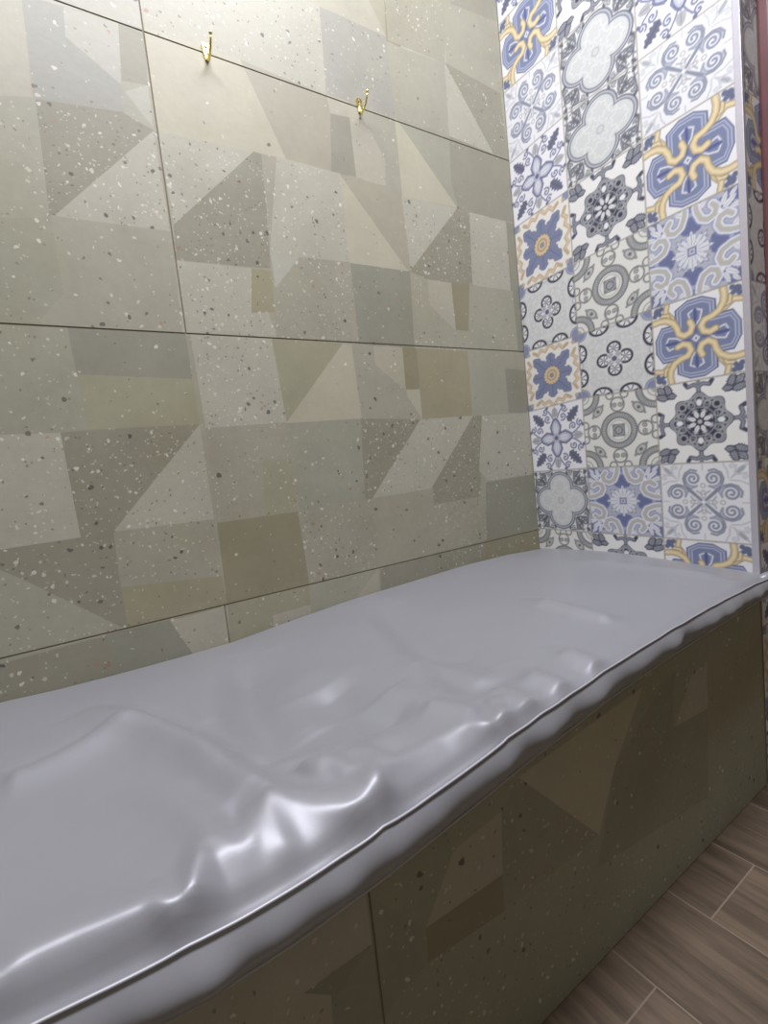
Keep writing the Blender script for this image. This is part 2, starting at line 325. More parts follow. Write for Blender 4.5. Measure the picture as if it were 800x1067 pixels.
FRONTP=[
('bl',0.40,[(-0.9663, 0.3612), (-0.8775, 0.3706), (-0.8826, 0.2795), (-1.0223, 0.2857)]),
('do',0.30,[(-1.0223, 0.2857), (-0.8826, 0.2795), (-0.8893, 0.2239), (-1.025, 0.2392)]),
('bl',0.50,[(-1.2619, 0.3776), (-1.1565, 0.2913), (-1.1608, 0.2308), (-1.2655, 0.3166)]),
('md',0.40,[(-0.8775, 0.3706), (-0.8379, 0.4043), (-0.6628, 0.221), (-0.8893, 0.2239)]),
('b',0.10,[(-0.8379, 0.4043), (-0.5062, 0.4273), (-0.6081, 0.3161), (-0.6628, 0.221)]),
('d',0.15,[(-0.6081, 0.3161), (-0.4421, 0.4107), (-0.3956, 0.4181), (-0.4174, 0.3094), (-0.275, 0.299), (-0.289, 0.1087), (-0.6742, 0.1665)]),
('bl',0.30,[(-0.3265, 0.3953), (-0.2621, 0.3908), (-0.271, 0.2975), (-0.4064, 0.3109)]),
('mo',0.20,[(-0.2698, 0.3974), (0.0419, 0.419), (0.0263, 0.2305), (-0.2772, 0.2321)]),
('md',0.50,[(-1.0954, 0.3732), (-1.0223, 0.2857), (-1.025, 0.2392), (-1.1027, 0.2128)]),
('mg',0.50,[(-0.8893, 0.2239), (-0.6715, 0.1911), (-0.6861, 0.0597), (-0.8814, 0.0384)]),
]
RIDGES= [(17, 0.017, [(-1.3391, -0.2343), (-1.2742, -0.3762), (-1.2406, -0.4781), (-1.2225, -0.5553), (-1.2091, -0.6219), (-1.2005, -0.6586)]), (6, 0.012, [(-1.3087, -0.5219), (-1.2895, -0.559), (-1.2718, -0.614), (-1.2601, -0.6658), (-1.2479, -0.6873), (-1.2315, -0.6927), (-1.215, -0.6726), (-1.1968, -0.6566), (-1.1695, -0.6855), (-1.1393, -0.7118), (-1.1111, -0.7278)]), (3, 0.007, [(-1.3259, -0.6995), (-1.3111, -0.7064), (-1.2994, -0.724), (-1.2882, -0.7198), (-1.2767, -0.6929), (-1.2607, -0.6682)]), (8, 0.01, [(-1.1407, -0.6223), (-1.1247, -0.6649), (-1.1168, -0.7031), (-1.1097, -0.7273)]), (8, 0.01, [(-1.1593, -0.6255), (-1.147, -0.6234), (-1.1171, -0.6252), (-1.0934, -0.6539), (-1.0888, -0.6824), (-1.106, -0.7217)]), (2, 0.02, [(-1.409, -0.6942), (-1.3925, -0.6901), (-1.3644, -0.6919), (-1.3383, -0.6976), (-1.3149, -0.7034)]), (5, 0.008, [(-1.2107, -0.7354), (-1.2044, -0.697), (-1.1983, -0.6605)]), (4, 0.007, [(-1.2809, -0.739), (-1.2731, -0.7147), (-1.265, -0.6965)]), (-14, 0.026, [(-1.089, -0.1834), (-1.1408, -0.4065), (-1.1498, -0.5108), (-1.1756, -0.5668)]), (-14, 0.026, [(-1.0379, -0.4183), (-1.0384, -0.5313), (-1.0165, -0.6226)]), (8, 0.014, [(-1.4404, -0.3804), (-1.4074, -0.3808), (-1.3393, -0.3503), (-1.2901, -0.3292)]), (8, 0.017, [(-0.8762, -0.4579), (-0.8545, -0.5264), (-0.8538, -0.6139)]), (7, 0.013, [(-0.7034, -0.6142), (-0.7022, -0.6651), (-0.7085, -0.7124)]), (8, 0.013, [(-0.7997, -0.6251), (-0.7958, -0.6781), (-0.7955, -0.7145)]), (8, 0.013, [(-0.8738, -0.6187), (-0.8672, -0.6758), (-0.8702, -0.714)]), (6, 0.008, [(-0.8936, -0.653), (-0.9095, -0.6853), (-0.9254, -0.7126)]), (7, 0.014, [(-0.9732, -0.6097), (-0.9573, -0.6452), (-0.9368, -0.6809)]), (9, 0.014, [(-0.5415, -0.4263), (-0.5399, -0.5295), (-0.5298, -0.6113)]), (8, 0.014, [(-0.196, -0.2845), (-0.159, -0.4733), (-0.1371, -0.6295)]), (-13, 0.026, [(-0.7498, -0.1375), (-0.8282, -0.4223), (-0.8628, -0.5583), (-0.8732, -0.6473)]), (5, 0.022, [(-1.0501, -0.5047), (-1.051, -0.5865), (-1.0536, -0.6715)])]
SHOULDER= [(-1.4757, -0.6998), (-1.4351, -0.7066), (-1.4054, -0.7109), (-1.3896, -0.7069), (-1.3626, -0.7087), (-1.3376, -0.7142), (-1.3151, -0.7197), (-1.3067, -0.7304), (-1.3003, -0.7395), (-1.2937, -0.74), (-1.2883, -0.7334), (-1.2785, -0.7097), (-1.2717, -0.6958), (-1.2631, -0.6859), (-1.2572, -0.6949), (-1.2508, -0.7043), (-1.2423, -0.7088), (-1.2344, -0.7074), (-1.2265, -0.6987), (-1.2184, -0.6878), (-1.2091, -0.6767), (-1.2018, -0.6748), (-1.1922, -0.6848), (-1.1761, -0.7037), (-1.1465, -0.7278), (-1.1256, -0.7427), (-1.1188, -0.7421), (-1.111, -0.7318), (-1.1008, -0.7092), (-1.0911, -0.6997), (-1.0666, -0.696), (-1.0122, -0.6856), (-0.9792, -0.6895), (-0.9521, -0.6981), (-0.9352, -0.7231), (-0.8865, -0.7285)]

ZROWS=[[0.606, 0.602, 0.6, 0.596], [0.799, 0.8, 0.798, 0.794], [1.002, 1.011, 1.001, 0.998], [1.196, 1.196, 1.2, 1.199], [1.39, 1.399, 1.404, 1.405], [1.592, 1.606, 1.613, 1.612], [1.79, 1.805, 1.797, 1.793], [2.002, 1.989, 2.0, 2.0]]
BACKEDGE=[[-1.481, 0.5277], [-1.3942, 0.5213], [-1.297, 0.5181], [-1.1879, 0.5165], [-1.0648, 0.5169], [-0.9235, 0.529], [-0.7622, 0.5404], [-0.5768, 0.5454], [-0.36, 0.5513], [-0.1947, 0.5497], [-0.0095, 0.538]]

# ------------------------------------------------------------ large terrazzo tiles
GAP = 0.0016
def patch_fill(rects, polys, y, base='m', base_d=0.4, seed=1):
    """tiles (x0,z0,x1,z1) at plane y facing -y, each cut into its printed patches"""
    rnd = random.Random(seed)
    V, F, COL = [], [], []
    for (x0, z0, x1, z1) in rects:
        x0 += GAP; z0 += GAP; x1 -= GAP; z1 -= GAP
        vin = [Vector(p) for p in ((x0, z0), (x1, z0), (x1, z1), (x0, z1))]; fin = [[0, 1, 2, 3]]; info = [(base, base_d)]
        for t, d, pts in polys:
            if max(p[0] for p in pts) < x0 or min(p[0] for p in pts) > x1 or max(p[1] for p in pts) < z0 or min(p[1] for p in pts) > z1: continue
            if sum(a[0] * b[1] - b[0] * a[1] for a, b in zip(pts, pts[1:] + pts[:1])) < 0: pts = pts[::-1]
            s = len(vin); vin += [Vector(p) for p in pts]; fin.append(list(range(s, s + len(pts)))); info.append((t, d))
        vo, eo, fo, ov, oe, of = delaunay_2d_cdt(vin, [], fin, 1, 1e-5)
        o = len(V); V += [(v.x, y, v.y) for v in vo]
        for f, src in zip(fo, of):
            if 0 not in src: continue
            c = sum((vo[i] for i in f), Vector((0, 0))) / len(f)
            if not (x0 - 1e-6 <= c.x <= x1 + 1e-6 and z0 - 1e-6 <= c.y <= z1 + 1e-6): continue
            F.append([o + i for i in f]); t, d = info[max(src)]
            COL.append((*lin(TONE[t]), d))
        o = len(V)      # the edge of the tile, down into the joint
        ring = ((x0, z0), (x1, z0), (x1, z1), (x0, z1))
        V += [(a, y, b) for a, b in ring] + [(a, y + 0.004, b) for a, b in ring]
        for k in range(4):
            F.append([o + k, o + (k + 1) % 4, o + 4 + (k + 1) % 4, o + 4 + k]); COL.append((*lin(TONE['m']), 0))
    me = bpy.data.meshes.new('tiles'); me.from_pydata(V, [], F)
    at = me.attributes.new('patch', 'FLOAT_COLOR', 'FACE'); at.data.foreach_set('color', np.array(COL, np.float32).ravel())
    return me

def random_patches(rects, rnd):
    out = []; tones = list(TONE)
    for (x0, z0, x1, z1) in rects:
        for i in range(6):
            for j in range(3):
                a, b = x0 + (x1 - x0) * i / 6, x0 + (x1 - x0) * (i + 1) / 6; c, d = z0 + (z1 - z0) * j / 3, z0 + (z1 - z0) * (j + 1) / 3
                out.append((rnd.choice(tones), rnd.random(), [(a, c), (b, c), (b, d), (a, d)]))
                if rnd.random() < 0.4: out.append((rnd.choice(tones), rnd.random(), [(a, c), (b, c), (b, d)]))
    return out

# ------------------------------------------------------------ the ornaments of the patchwork tiles
# every function takes u, v in [-1, 1] (arrays) and returns an sRGB array
WH = np.array((0.90, 0.90, 0.91)); SL = np.array((0.42, 0.44, 0.54)); DK = np.array((0.24, 0.25, 0.31)); BL = np.array((0.47, 0.505, 0.63))
GO = np.array((0.83, 0.75, 0.58)); GY = np.array((0.66, 0.67, 0.69)); PG = np.array((0.81, 0.82, 0.83)); NV = np.array((0.28, 0.31, 0.47))
AA = 0.035
def mk(d, w=AA): return np.clip(0.5 - d / w, 0, 1)[..., None]
def put(c, d, col, k=1.0, w=AA): m = mk(d, w) * k; return c * (1 - m) + np.asarray(col, float) * m
def line(c, d, th, col, k=1.0): return put(c, np.abs(d) - th * 0.62, col, k)
def circ(u, v, x, y, r): return np.hypot(u - x, v - y) - r
def ell(u, v, x, y, a, b, ang=0):
    cs, sn = math.cos(ang), math.sin(ang); p = (u - x) * cs + (v - y) * sn; q = -(u - x) * sn + (v - y) * cs
    return (np.hypot(p / a, q / b) - 1) * min(a, b)
def seg(u, v, pts):
    d = np.full(u.shape, 9.0)
    for (ax, ay), (bx, by) in zip(pts, pts[1:]):
        ex, ey = bx - ax, by - ay; t = np.clip(((u - ax) * ex + (v - ay) * ey) / (ex * ex + ey * ey + 1e-12), 0, 1)
        d = np.minimum(d, np.hypot(u - ax - t * ex, v - ay - t * ey))
    return d
def spl(cx, cy, r, a0, turns, sgn=1, n=26):
    return [(cx + r * (1 - 0.86 * i / n) * math.cos(a0 + sgn * turns * 2 * math.pi * i / n), cy + r * (1 - 0.86 * i / n) * math.sin(a0 + sgn * turns * 2 * math.pi * i / n)) for i in range(n + 1)]
def octant(u, v):
    a, b = np.abs(u), np.abs(v); return np.maximum(a, b), np.minimum(a, b)
def base(u, col): return np.ones(u.shape + (3,)) * np.asarray(col, float)
def leaf(c, u, v, x, y, a, b, ang, col, out=None, ser=0.0):
    cs, sn = math.cos(ang), math.sin(ang); p = (u - x) * cs + (v - y) * sn; q = -(u - x) * sn + (v - y) * cs
    s = np.clip(p / a, -1, 1); wd = b * np.sqrt(np.maximum(1 - s * s, 0)) * (1 - 0.25 * s) * (1 + ser * np.sin(p / a * 15))
    d = np.where(np.abs(p) < a, np.abs(q) - wd, np.hypot(np.abs(p) - a, q))
    if out is not None: c = put(c, d - 0.03, out)
    col = np.asarray(col, float); c = put(c, d, col)
    return line(c, np.where(np.abs(p) < a * 0.8, q, 1), 0.008, col * 0.75)

def scroll_tile(u, v):
    c = base(u, (0.885, 0.89, 0.905)); x, y = octant(u, v); col = np.array((0.53, 0.55, 0.62))
    c = line(c, seg(x, y, [(0, 0), (0.36, 0.34)]), 0.05, col)
    sp = spl(0.60, 0.225, 0.21, math.radians(205), 1.9, -1)
    c = line(c, seg(x, y, [(0.34, 0.33), (0.37, 0.22)] + sp), 0.042, col * 1.1, 0.9)
    c = line(c, seg(x, y, [(0.34, 0.33), (0.46, 0.42), (0.6, 0.45), (0.74, 0.40), (0.83, 0.26), (0.80, 0.14)]), 0.035, col)
    c = line(c, seg(x, y, sp[3:]), 0.025, col)
    c = line(c, circ(x, y, 0.42, 0, 0.05), 0.018, GY); c = line(c, seg(x, y, [(0.2, 0.02), (0.28, 0.14)]), 0.03, GY)
    c = put(c, circ(u, v, 0, 0, 0.05), WH); c = line(c, ell(x, y, 0.2, 0, 0.09, 0.05), 0.015, GY)
    lc = np.array((0.74, 0.75, 0.78))
    for p in ([(0.5, 0.55), (0.7, 0.68), (0.92, 0.72)], [(0.62, 0.62), (0.78, 0.82), (0.95, 0.93)], [(0.6, 0.55), (0.8, 0.53), (0.95, 0.45)]):
        c = line(c, seg(x, y, p), 0.024, lc)
    c = line(c, seg(x, y, spl(0.9, 0.62, 0.07, 0, 1.3)), 0.018, lc); c = leaf(c, x, y, 0.82, 0.80, 0.13, 0.05, 0.75, lc)
    return line(c, seg(x, y, [(0.82, 0), (0.95, 0.0)]), 0.02, lc)

def medallion_tile(u, v):
    c = base(u, (0.86, 0.865, 0.865)); a, b = np.abs(u), np.abs(v); x, y = octant(u, v)
    fil = np.array((0.42, 0.43, 0.47))
    for p in (spl(0.80, 0.66, 0.15, 2.5, 1.5), spl(0.62, 0.86, 0.11, -0.5, 1.4, -1), spl(0.90, 0.42, 0.08, 3, 1.3), [(0.52, 0.55), (0.7, 0.5), (0.9, 0.52)], [(0.5, 0.6), (0.55, 0.75), (0.75, 0.97)], [(0.9, 0.8), (0.97, 0.3)]):
        c = line(c, seg(a, b, p), 0.030, fil); c = line(c, seg(b, a, p), 0.022, fil)
    for p, q in ((0.68, 0.70), (0.92, 0.9), (0.9, 0.28), (0.6, 0.6)): c = leaf(c, a, b, p, q, 0.085, 0.045, 0.8, fil); c = leaf(c, b, a, p, q, 0.07, 0.035, -0.3, fil)
    q = np.minimum(circ(x, y, 0.47, 0, 0.40), circ(u, v, 0, 0, 0.42))
    c = put(c, q - 0.085, DK * 1.25); c = put(c, q - 0.055, GY * 1.1); c = put(c, q - 0.005, DK * 1.5); c = put(c, q + 0.02, (0.79, 0.80, 0.80))
    ang = np.arctan2(v, u); r = np.hypot(u, v); li = np.array((0.86, 0.865, 0.87))
    ins = mk(q + 0.06)
    for d in (np.abs(r - 0.20 - 0.05 * np.cos(8 * ang)), np.abs(np.hypot(x - 0.5, y) - 0.2 - 0.03 * np.cos(7 * np.arctan2(y, x - 0.5))), circ(x, y, 0.38, 0.32, 0.08)):
        m = mk(np.abs(d) - 0.02) * ins * 0.8; c = c * (1 - m) + li * m
    return line(c, r - 0.09, 0.02, GY)

def ribbon_tile(u, v):
    c = base(u, WH); x, y = octant(u, v)
    bl = BL * 1.02
    arm = np.maximum(y - 0.40 - 0.0 * x, x - 0.90); pt = np.maximum(x + y * 0.55 - 1.02, y - 0.44); star = np.minimum(np.maximum(pt, x - 0.93), circ(u, v, 0, 0, 0.5))
    c = put(c, star, bl)
    for k in (0.045, 0.115): c = line(c, star + k, 0.016, (0.80, 0.82, 0.88))
    c = line(c, star, 0.012, NV)
    c = line(c, seg(x, y, [(0.30, 0.0), (0.42, 0.10), (0.62, 0.15), (0.70, 0.0)]), 0.028, WH); c = line(c, seg(x, y, [(0.45, 0), (0.68, 0.0)]), 0.055, NV * 1.2); c = line(c, seg(x, y, [(0.12, 0), (0.4, 0.0)]), 0.03, NV * 1.3)
    c = put(c, np.maximum(x, y) * 0 + (x + y) - 0.09, WH); c = line(c, seg(x, y, [(0, 0.0), (0.03, 0.0)]), 0.01, NV)
    a, b = np.abs(u), np.abs(v)
    # the four ribbons turn with the tile, not mirrored
    for k in range(4):
        p = (u, v, -u, -v)[k]; q = (v, -u, -v, u)[k]
        main = [(0.42, 0.12), (0.30, 0.07), (0.17, 0.12), (0.12, 0.26), (0.20, 0.38), (0.36, 0.42), (0.50, 0.50), (0.60, 0.66), (0.62, 0.82), (0.60, 0.98)]
        br = [(0.42, 0.45), (0.62, 0.52), (0.80, 0.66), (0.97, 0.62)]; br2 = [(0.55, 0.55), (0.72, 0.62), (0.74, 0.76)]
        for P_, th in ((br, 0.085), (br2, 0.06), (main, 0.11)):
            d = seg(p, q, P_); c = line(c, d, th + 0.022, (0.50, 0.48, 0.46)); c = line(c, d, th, GO); c = line(c, d, th * 0.35, (0.90, 0.84, 0.70))
        for dx, dy, s in ((0.88, 0.86, 0.09), (0.78, 0.92, 0.06), (0.92, 0.76, 0.06), (0.80, 0.80, 0.055)):
            c = put(c, circ(p, q, dx, dy, s), BL * 0.85)
    return c

def leaf_tile(u, v):
    c = base(u, (0.90, 0.90, 0.92)); x, y = octant(u, v); a, b = np.abs(u), np.abs(v); sl = np.array((0.40, 0.42, 0.55))
    c = leaf(c, x, y, 0.29, 0, 0.25, 0.15, 0, (0.74, 0.75, 0.81), sl)
    c = leaf(c, x, y, 0.30, 0, 0.16, 0.07, 0, (0.85, 0.86, 0.9))
    c = line(c, seg(x, y, [(0.1, 0.1), (0.34, 0.2), (0.52, 0.10), (0.60, 0.0)]), 0.030, sl)
    c = put(c, circ(x, y, 0.0, 0.0, 0.07), sl)
    for p in (spl(0.62, 0.28, 0.12, 3.6, 1.25, -1), spl(0.86, 0.36, 0.11, 2.2, 1.2)):
        c = line(c, seg(x, y, p), 0.030, sl)
    c = line(c, seg(x, y, [(0.55, 0.05), (0.70, 0.13), (0.85, 0.24)]), 0.028, sl); c = leaf(c, x, y, 0.78, 0.0, 0.14, 0.08, 0, (0.68, 0.68, 0.70), GY)
    c = leaf(c, a, b, 0.64, 0.64, 0.27, 0.13, math.pi / 4, np.array((0.42, 0.43, 0.52)), None, 0.22)
    c = put(c, circ(x, y, 0.96, 0.28, 0.05), sl)
    return c

def lobed_tile(u, v):
    c = base(u, (0.90, 0.90, 0.895)); x, y = octant(u, v); a, b = np.abs(u), np.abs(v); r = np.hypot(u, v); ang = np.arctan2(v, u)
    g = np.array((0.50, 0.51, 0.55))
    for q in ((0.80, 0.80, 0.20, 0.09, 0.785), (0.70, 0.86, 0.14, 0.06, 1.2), (0.86, 0.70, 0.14, 0.06, 0.3), (0.62, 0.70, 0.09, 0.05, 0)):
        c = leaf(c, a, b, *q, g * 1.15, DK, 0.2)
    c = line(c, seg(x, y, [(0.70, 0), (0.84, 0.0), (0.90, 0.10), (0.86, 0.24), (0.95, 0.30)]), 0.075, DK * 1.2); c = line(c, seg(x, y, [(0.70, 0), (0.84, 0.0), (0.90, 0.10), (0.87, 0.23)]), 0.036, g * 1.2)
    c = put(c, circ(x, y, 0.95, 0, 0.05), g)
    t0 = np.abs((((ang + math.pi / 8) / (math.pi / 4)) % 1.0) - 0.5) * (math.pi / 4); px0, py0 = r * np.cos(t0), r * np.sin(t0)
    lob = r - 0.66 - 0.06 * np.cos(8 * ang)
    c = put(c, lob, DK * 1.1); c = line(c, lob + 0.045, 0.034, GY * 0.98); c = put(c, lob + 0.09, DK); c = line(c, circ(px0, py0, 0.54, 0.0, 0.085), 0.034, GY); c = line(c, circ(px0, py0, 0.54, 0.14, 0.05), 0.028, GY * 0.95)
    c = put(c, ell(x, y, 0.46, 0, 0.085, 0.065), WH); c = line(c, circ(x, y, 0.40, 0.17, 0.075), 0.024, GY * 1.05)
    t = np.abs(((ang / (math.pi / 4)) % 1.0) - 0.5) * (math.pi / 4); px, py = r * np.cos(t), r * np.sin(t)
    c = line(c, circ(px, py, 0.47, 0.0, 0.05), 0.02, GY); c = line(c, r - 0.345, 0.02, GY)
    c = leaf(c, px, py, 0.20, 0, 0.10, 0.05, 0, WH); c = put(c, circ(u, v, 0, 0, 0.055), GY * 1.1)
    c = line(c, seg(px, py, [(0.27, 0.06), (0.31, 0.0)]), 0.02, GY * 1.1)
    return c

def flower_tile(u, v):
    c = base(u, (0.89, 0.88, 0.86)); a, b = np.abs(u), np.abs(v); x, y = octant(u, v); r = np.hypot(u, v); ang = np.arctan2(v, u)
    tan = np.array((0.74, 0.66, 0.56))
    c = line(c, seg(x, y, [(0.95, 0.05), (0.82, 0.18), (0.90, 0.34), (0.76, 0.46), (0.86, 0.62)]), 0.085, tan); c = line(c, seg(x, y, [(0.95, 0.05), (0.84, 0.18), (0.90, 0.34), (0.78, 0.46)]), 0.03, (0.86, 0.80, 0.70))
    c = put(c, circ(a, b, 0.92, 0.92, 0.13), BL * 1.1); c = put(c, circ(a, b, 0.82, 0.84, 0.06), tan)
    t = (((ang + math.pi / 8) / (math.pi / 4)) % 1.0 - 0.5) * (math.pi / 4); px, py = r * np.cos(t), r * np.sin(t)
    dg = (np.floor((ang + math.pi / 8) / (math.pi / 4)) % 2)
    ln = np.where(dg > 0.5, 0.92, 0.74)
    s = np.clip((px - 0.2) / (ln - 0.2), 0, 1); wd = 0.20 * np.sqrt(np.maximum(np.sin(np.pi * np.clip(s * 0.78 + 0.2, 0, 1)), 0)) * (1 + 0.15 * np.sin(s * 18)) * np.where(s >= 1, 0, 1)
    c = put(c, np.where((px > 0.15) & (px < ln), np.abs(py) - wd, 0.2), (0.49, 0.52, 0.63)); c = line(c, np.where((px > 0.3) & (px < ln * 0.9), py, 1), 0.012, (0.36, 0.40, 0.55))
    c = put(c, r - 0.31 - 0.02 * np.cos(16 * ang), BL * 0.8); c = put(c, r - 0.285 - 0.018 * np.cos(16 * ang), (0.83, 0.74, 0.60)); c = line(c, r - 0.16, 0.03, (0.62, 0.56, 0.50)); c = put(c, r - 0.08, (0.55, 0.55, 0.60))
    return c

def ring_tile(u, v):
    c = base(u, (0.87, 0.87, 0.855)); a, b = np.abs(u), np.abs(v); x, y = octant(u, v); g = np.array((0.52, 0.53, 0.54)); r = np.hypot(u, v); ang = np.arctan2(v, u)
    def band(c, rr, an, r0, r1):
        c = put(c, np.abs(rr - (r0 + r1) / 2) - (r1 - r0) / 2, g * 1.1); c = line(c, rr - r0, 0.018, g * 0.7); c = line(c, rr - r1, 0.018, g * 0.7)
        tk = np.abs(((an / (2 * math.pi) * 44) % 1) - 0.5); m = mk(np.abs(rr - (r0 + r1) / 2) - (r1 - r0) * 0.3) * (tk < 0.22)[..., None] * 0.55
        return c * (1 - m) + np.array((0.78, 0.78, 0.78)) * m
    rc = np.hypot(a - 1, b - 1); c = band(c, rc, np.arctan2(b - 1, a - 1), 0.34, 0.50); c = put(c, rc - 0.12, GY); c = line(c, rc - 0.2, 0.015, g)
    c = line(c, circ(x, y, 0.70, 0, 0.185), 0.026, g * 0.8); c = line(c, seg(x, y, spl(0.70, 0.08, 0.075, 1, 1.4)), 0.02, g * 0.8); c = line(c, circ(x, y, 0.96, 0.20, 0.10), 0.024, g * 0.8)
    dd = np.abs(a - 0.56) + np.abs(b - 0.56); p, q = (a + b) / math.sqrt(2) - 0.79, (a - b) / math.sqrt(2)
    c = put(c, ell(q, p, 0, 0, 0.17, 0.10), (0.74, 0.74, 0.74)); c = line(c, ell(q, p, 0, 0, 0.17, 0.10), 0.018, g * 0.8); c = put(c, circ(q, p, 0, 0, 0.045), g * 0.8); c = put(c, circ(np.abs(q), p, 0.22, 0, 0.03), g)
    c = put(c, r - 0.50, (0.87, 0.87, 0.855)); c = band(c, r, ang, 0.34, 0.49); c = line(c, r - 0.27, 0.016, GY)
    c = put(c, np.maximum(x, y) - 0.155, GY); c = line(c, np.maximum(x, y) - 0.155, 0.016, g * 0.8); c = line(c, circ(u, v, 0, 0, 0.10), 0.025, g * 0.75); c = put(c, circ(x, y, 0.13, 0.13, 0.04), g); c = put(c, r - 0.045, g * 1.2)
    return c

def rosette_tile(u, v):
    c = base(u, (0.835, 0.84, 0.84)); a, b = np.abs(u), np.abs(v); x, y = octant(u, v); r = np.hypot(u, v)
    dt = np.abs(np.sin(u * 13) * np.sin(v * 13)); c = put(c, 0.30 - dt + 0.5 * (r < 0.45) + 0.0, (0.79, 0.795, 0.80), 0.5, 0.3)
    c = line(c, circ(x, y, 0.55, 0.25, 0.09), 0.016, (0.76, 0.765, 0.775)); c = line(c, circ(x, y, 0.62, 0.52, 0.10), 0.016, (0.76, 0.765, 0.775))
    def half(c, X, Y, cx, cy, rx, ry):
        d = ell(X, Y, cx, cy, rx, ry); c = put(c, d - 0.02, DK * 0.9); c = put(c, d + 0.035, (0.87, 0.87, 0.88))
        an = np.arctan2(Y - cy, X - cx); m = mk(d + 0.05) * (np.abs(np.sin(an * 3.5)) < 0.42)[..., None]; c = c * (1 - m) + DK * 1.2 * m
        return put(c, ell(X, Y, cx, cy, rx * 0.35, ry * 0.35), GY)
    c = half(c, x, y, 1.0, 0.38, 0.22, 0.27); c = put(c, circ(a, b, 1, 1, 0.22), BL * 1.1); c = line(c, circ(a, b, 1, 1, 0.25), 0.018, SL)
    c = line(c, circ(x, y, 1.0, 0.0, 0.10), 0.02, GY)
    c = half(c, x, y, 0.30, 0, 0.18, 0.18); c = put(c, np.maximum(x, y) - 0.19, (0.86, 0.86, 0.87)); c = put(c, np.abs(x - 0.12) + np.abs(y - 0.07) - 0.05, GY); c = line(c, np.abs(u) + np.abs(v) - 0.27, 0.012, DK * 1.4); c = put(c, r - 0.075, BL * 0.8)
    return c

def baroque_tile(u, v):
    c = base(u, (0.70, 0.71, 0.755)); a, b = np.abs(u), np.abs(v); x, y = octant(u, v); r = np.hypot(u, v); ang = np.arctan2(v, u)
    nv = np.array((0.43, 0.46, 0.61)); cr = np.array((0.72, 0.715, 0.70)); li = np.array((0.88, 0.885, 0.91))
    c = put(c, np.maximum(y - 0.05 - 0.06 * np.abs(np.sin(x * 7)), np.abs(x - 0.55) - 0.22), nv)
    c = put(c, circ(x, y, 0.72, 0.66, 0.17), nv); c = put(c, circ(x, y, 0.98, 0.86, 0.16), nv); c = put(c, circ(x, y, 0.98, 0.0, 0.12), nv); c = put(c, circ(x, y, 0.5, 0.12, 0.1), nv)
    for P_, th in (([(0.93, 0.12), (0.80, 0.14), (0.62, 0.22), (0.55, 0.36), (0.60, 0.50), (0.74, 0.54), (0.84, 0.46)], 0.105),):
        d = seg(x, y, P_); c = line(c, d, th, cr); c = line(c, d - th * 0.72, 0.034, li); c = line(c, d - th * 1.05, 0.014, nv * 1.25)
    for q in ((0.80, 0.74, 0.15, 0.06, 0.6), (0.70, 0.84, 0.13, 0.05, 1.2), (0.92, 0.62, 0.11, 0.05, 0.1), (0.88, 0.90, 0.10, 0.045, 0.785)): c = leaf(c, a, b, *q, li)
    c = leaf(c, x, y, 0.92, 0.26, 0.09, 0.05, 0.9, li); c = put(c, circ(a, b, 0.62, 0.62, 0.05), li)
    st = r - 0.30 - 0.12 * np.abs(np.cos(4 * ang)) ** 1.5 - 0.035 * np.cos(24 * ang)
    c = put(c, st - 0.03, nv * 1.05); c = put(c, st, (0.84, 0.85, 0.875)); t = np.abs(((ang / (math.pi / 8)) % 1.0) - 0.5)
    m = mk(np.maximum(st + 0.05, 0.14 - r)) * (t > 0.36)[..., None] * 0.6; c = c * (1 - m) + np.array((0.58, 0.60, 0.70)) * m
    c = put(c, np.maximum(x, y) - 0.095, nv); c = put(c, np.maximum(x, y) - 0.06, li); c = put(c, np.maximum(x, y) - 0.03, nv)
    return c

DESIGN = {'A': scroll_tile, 'B': medallion_tile, 'C': ribbon_tile, 'D': leaf_tile, 'E': lobed_tile, 'F': flower_tile, 'G': ring_tile, 'H': rosette_tile, 'I': baroque_tile}

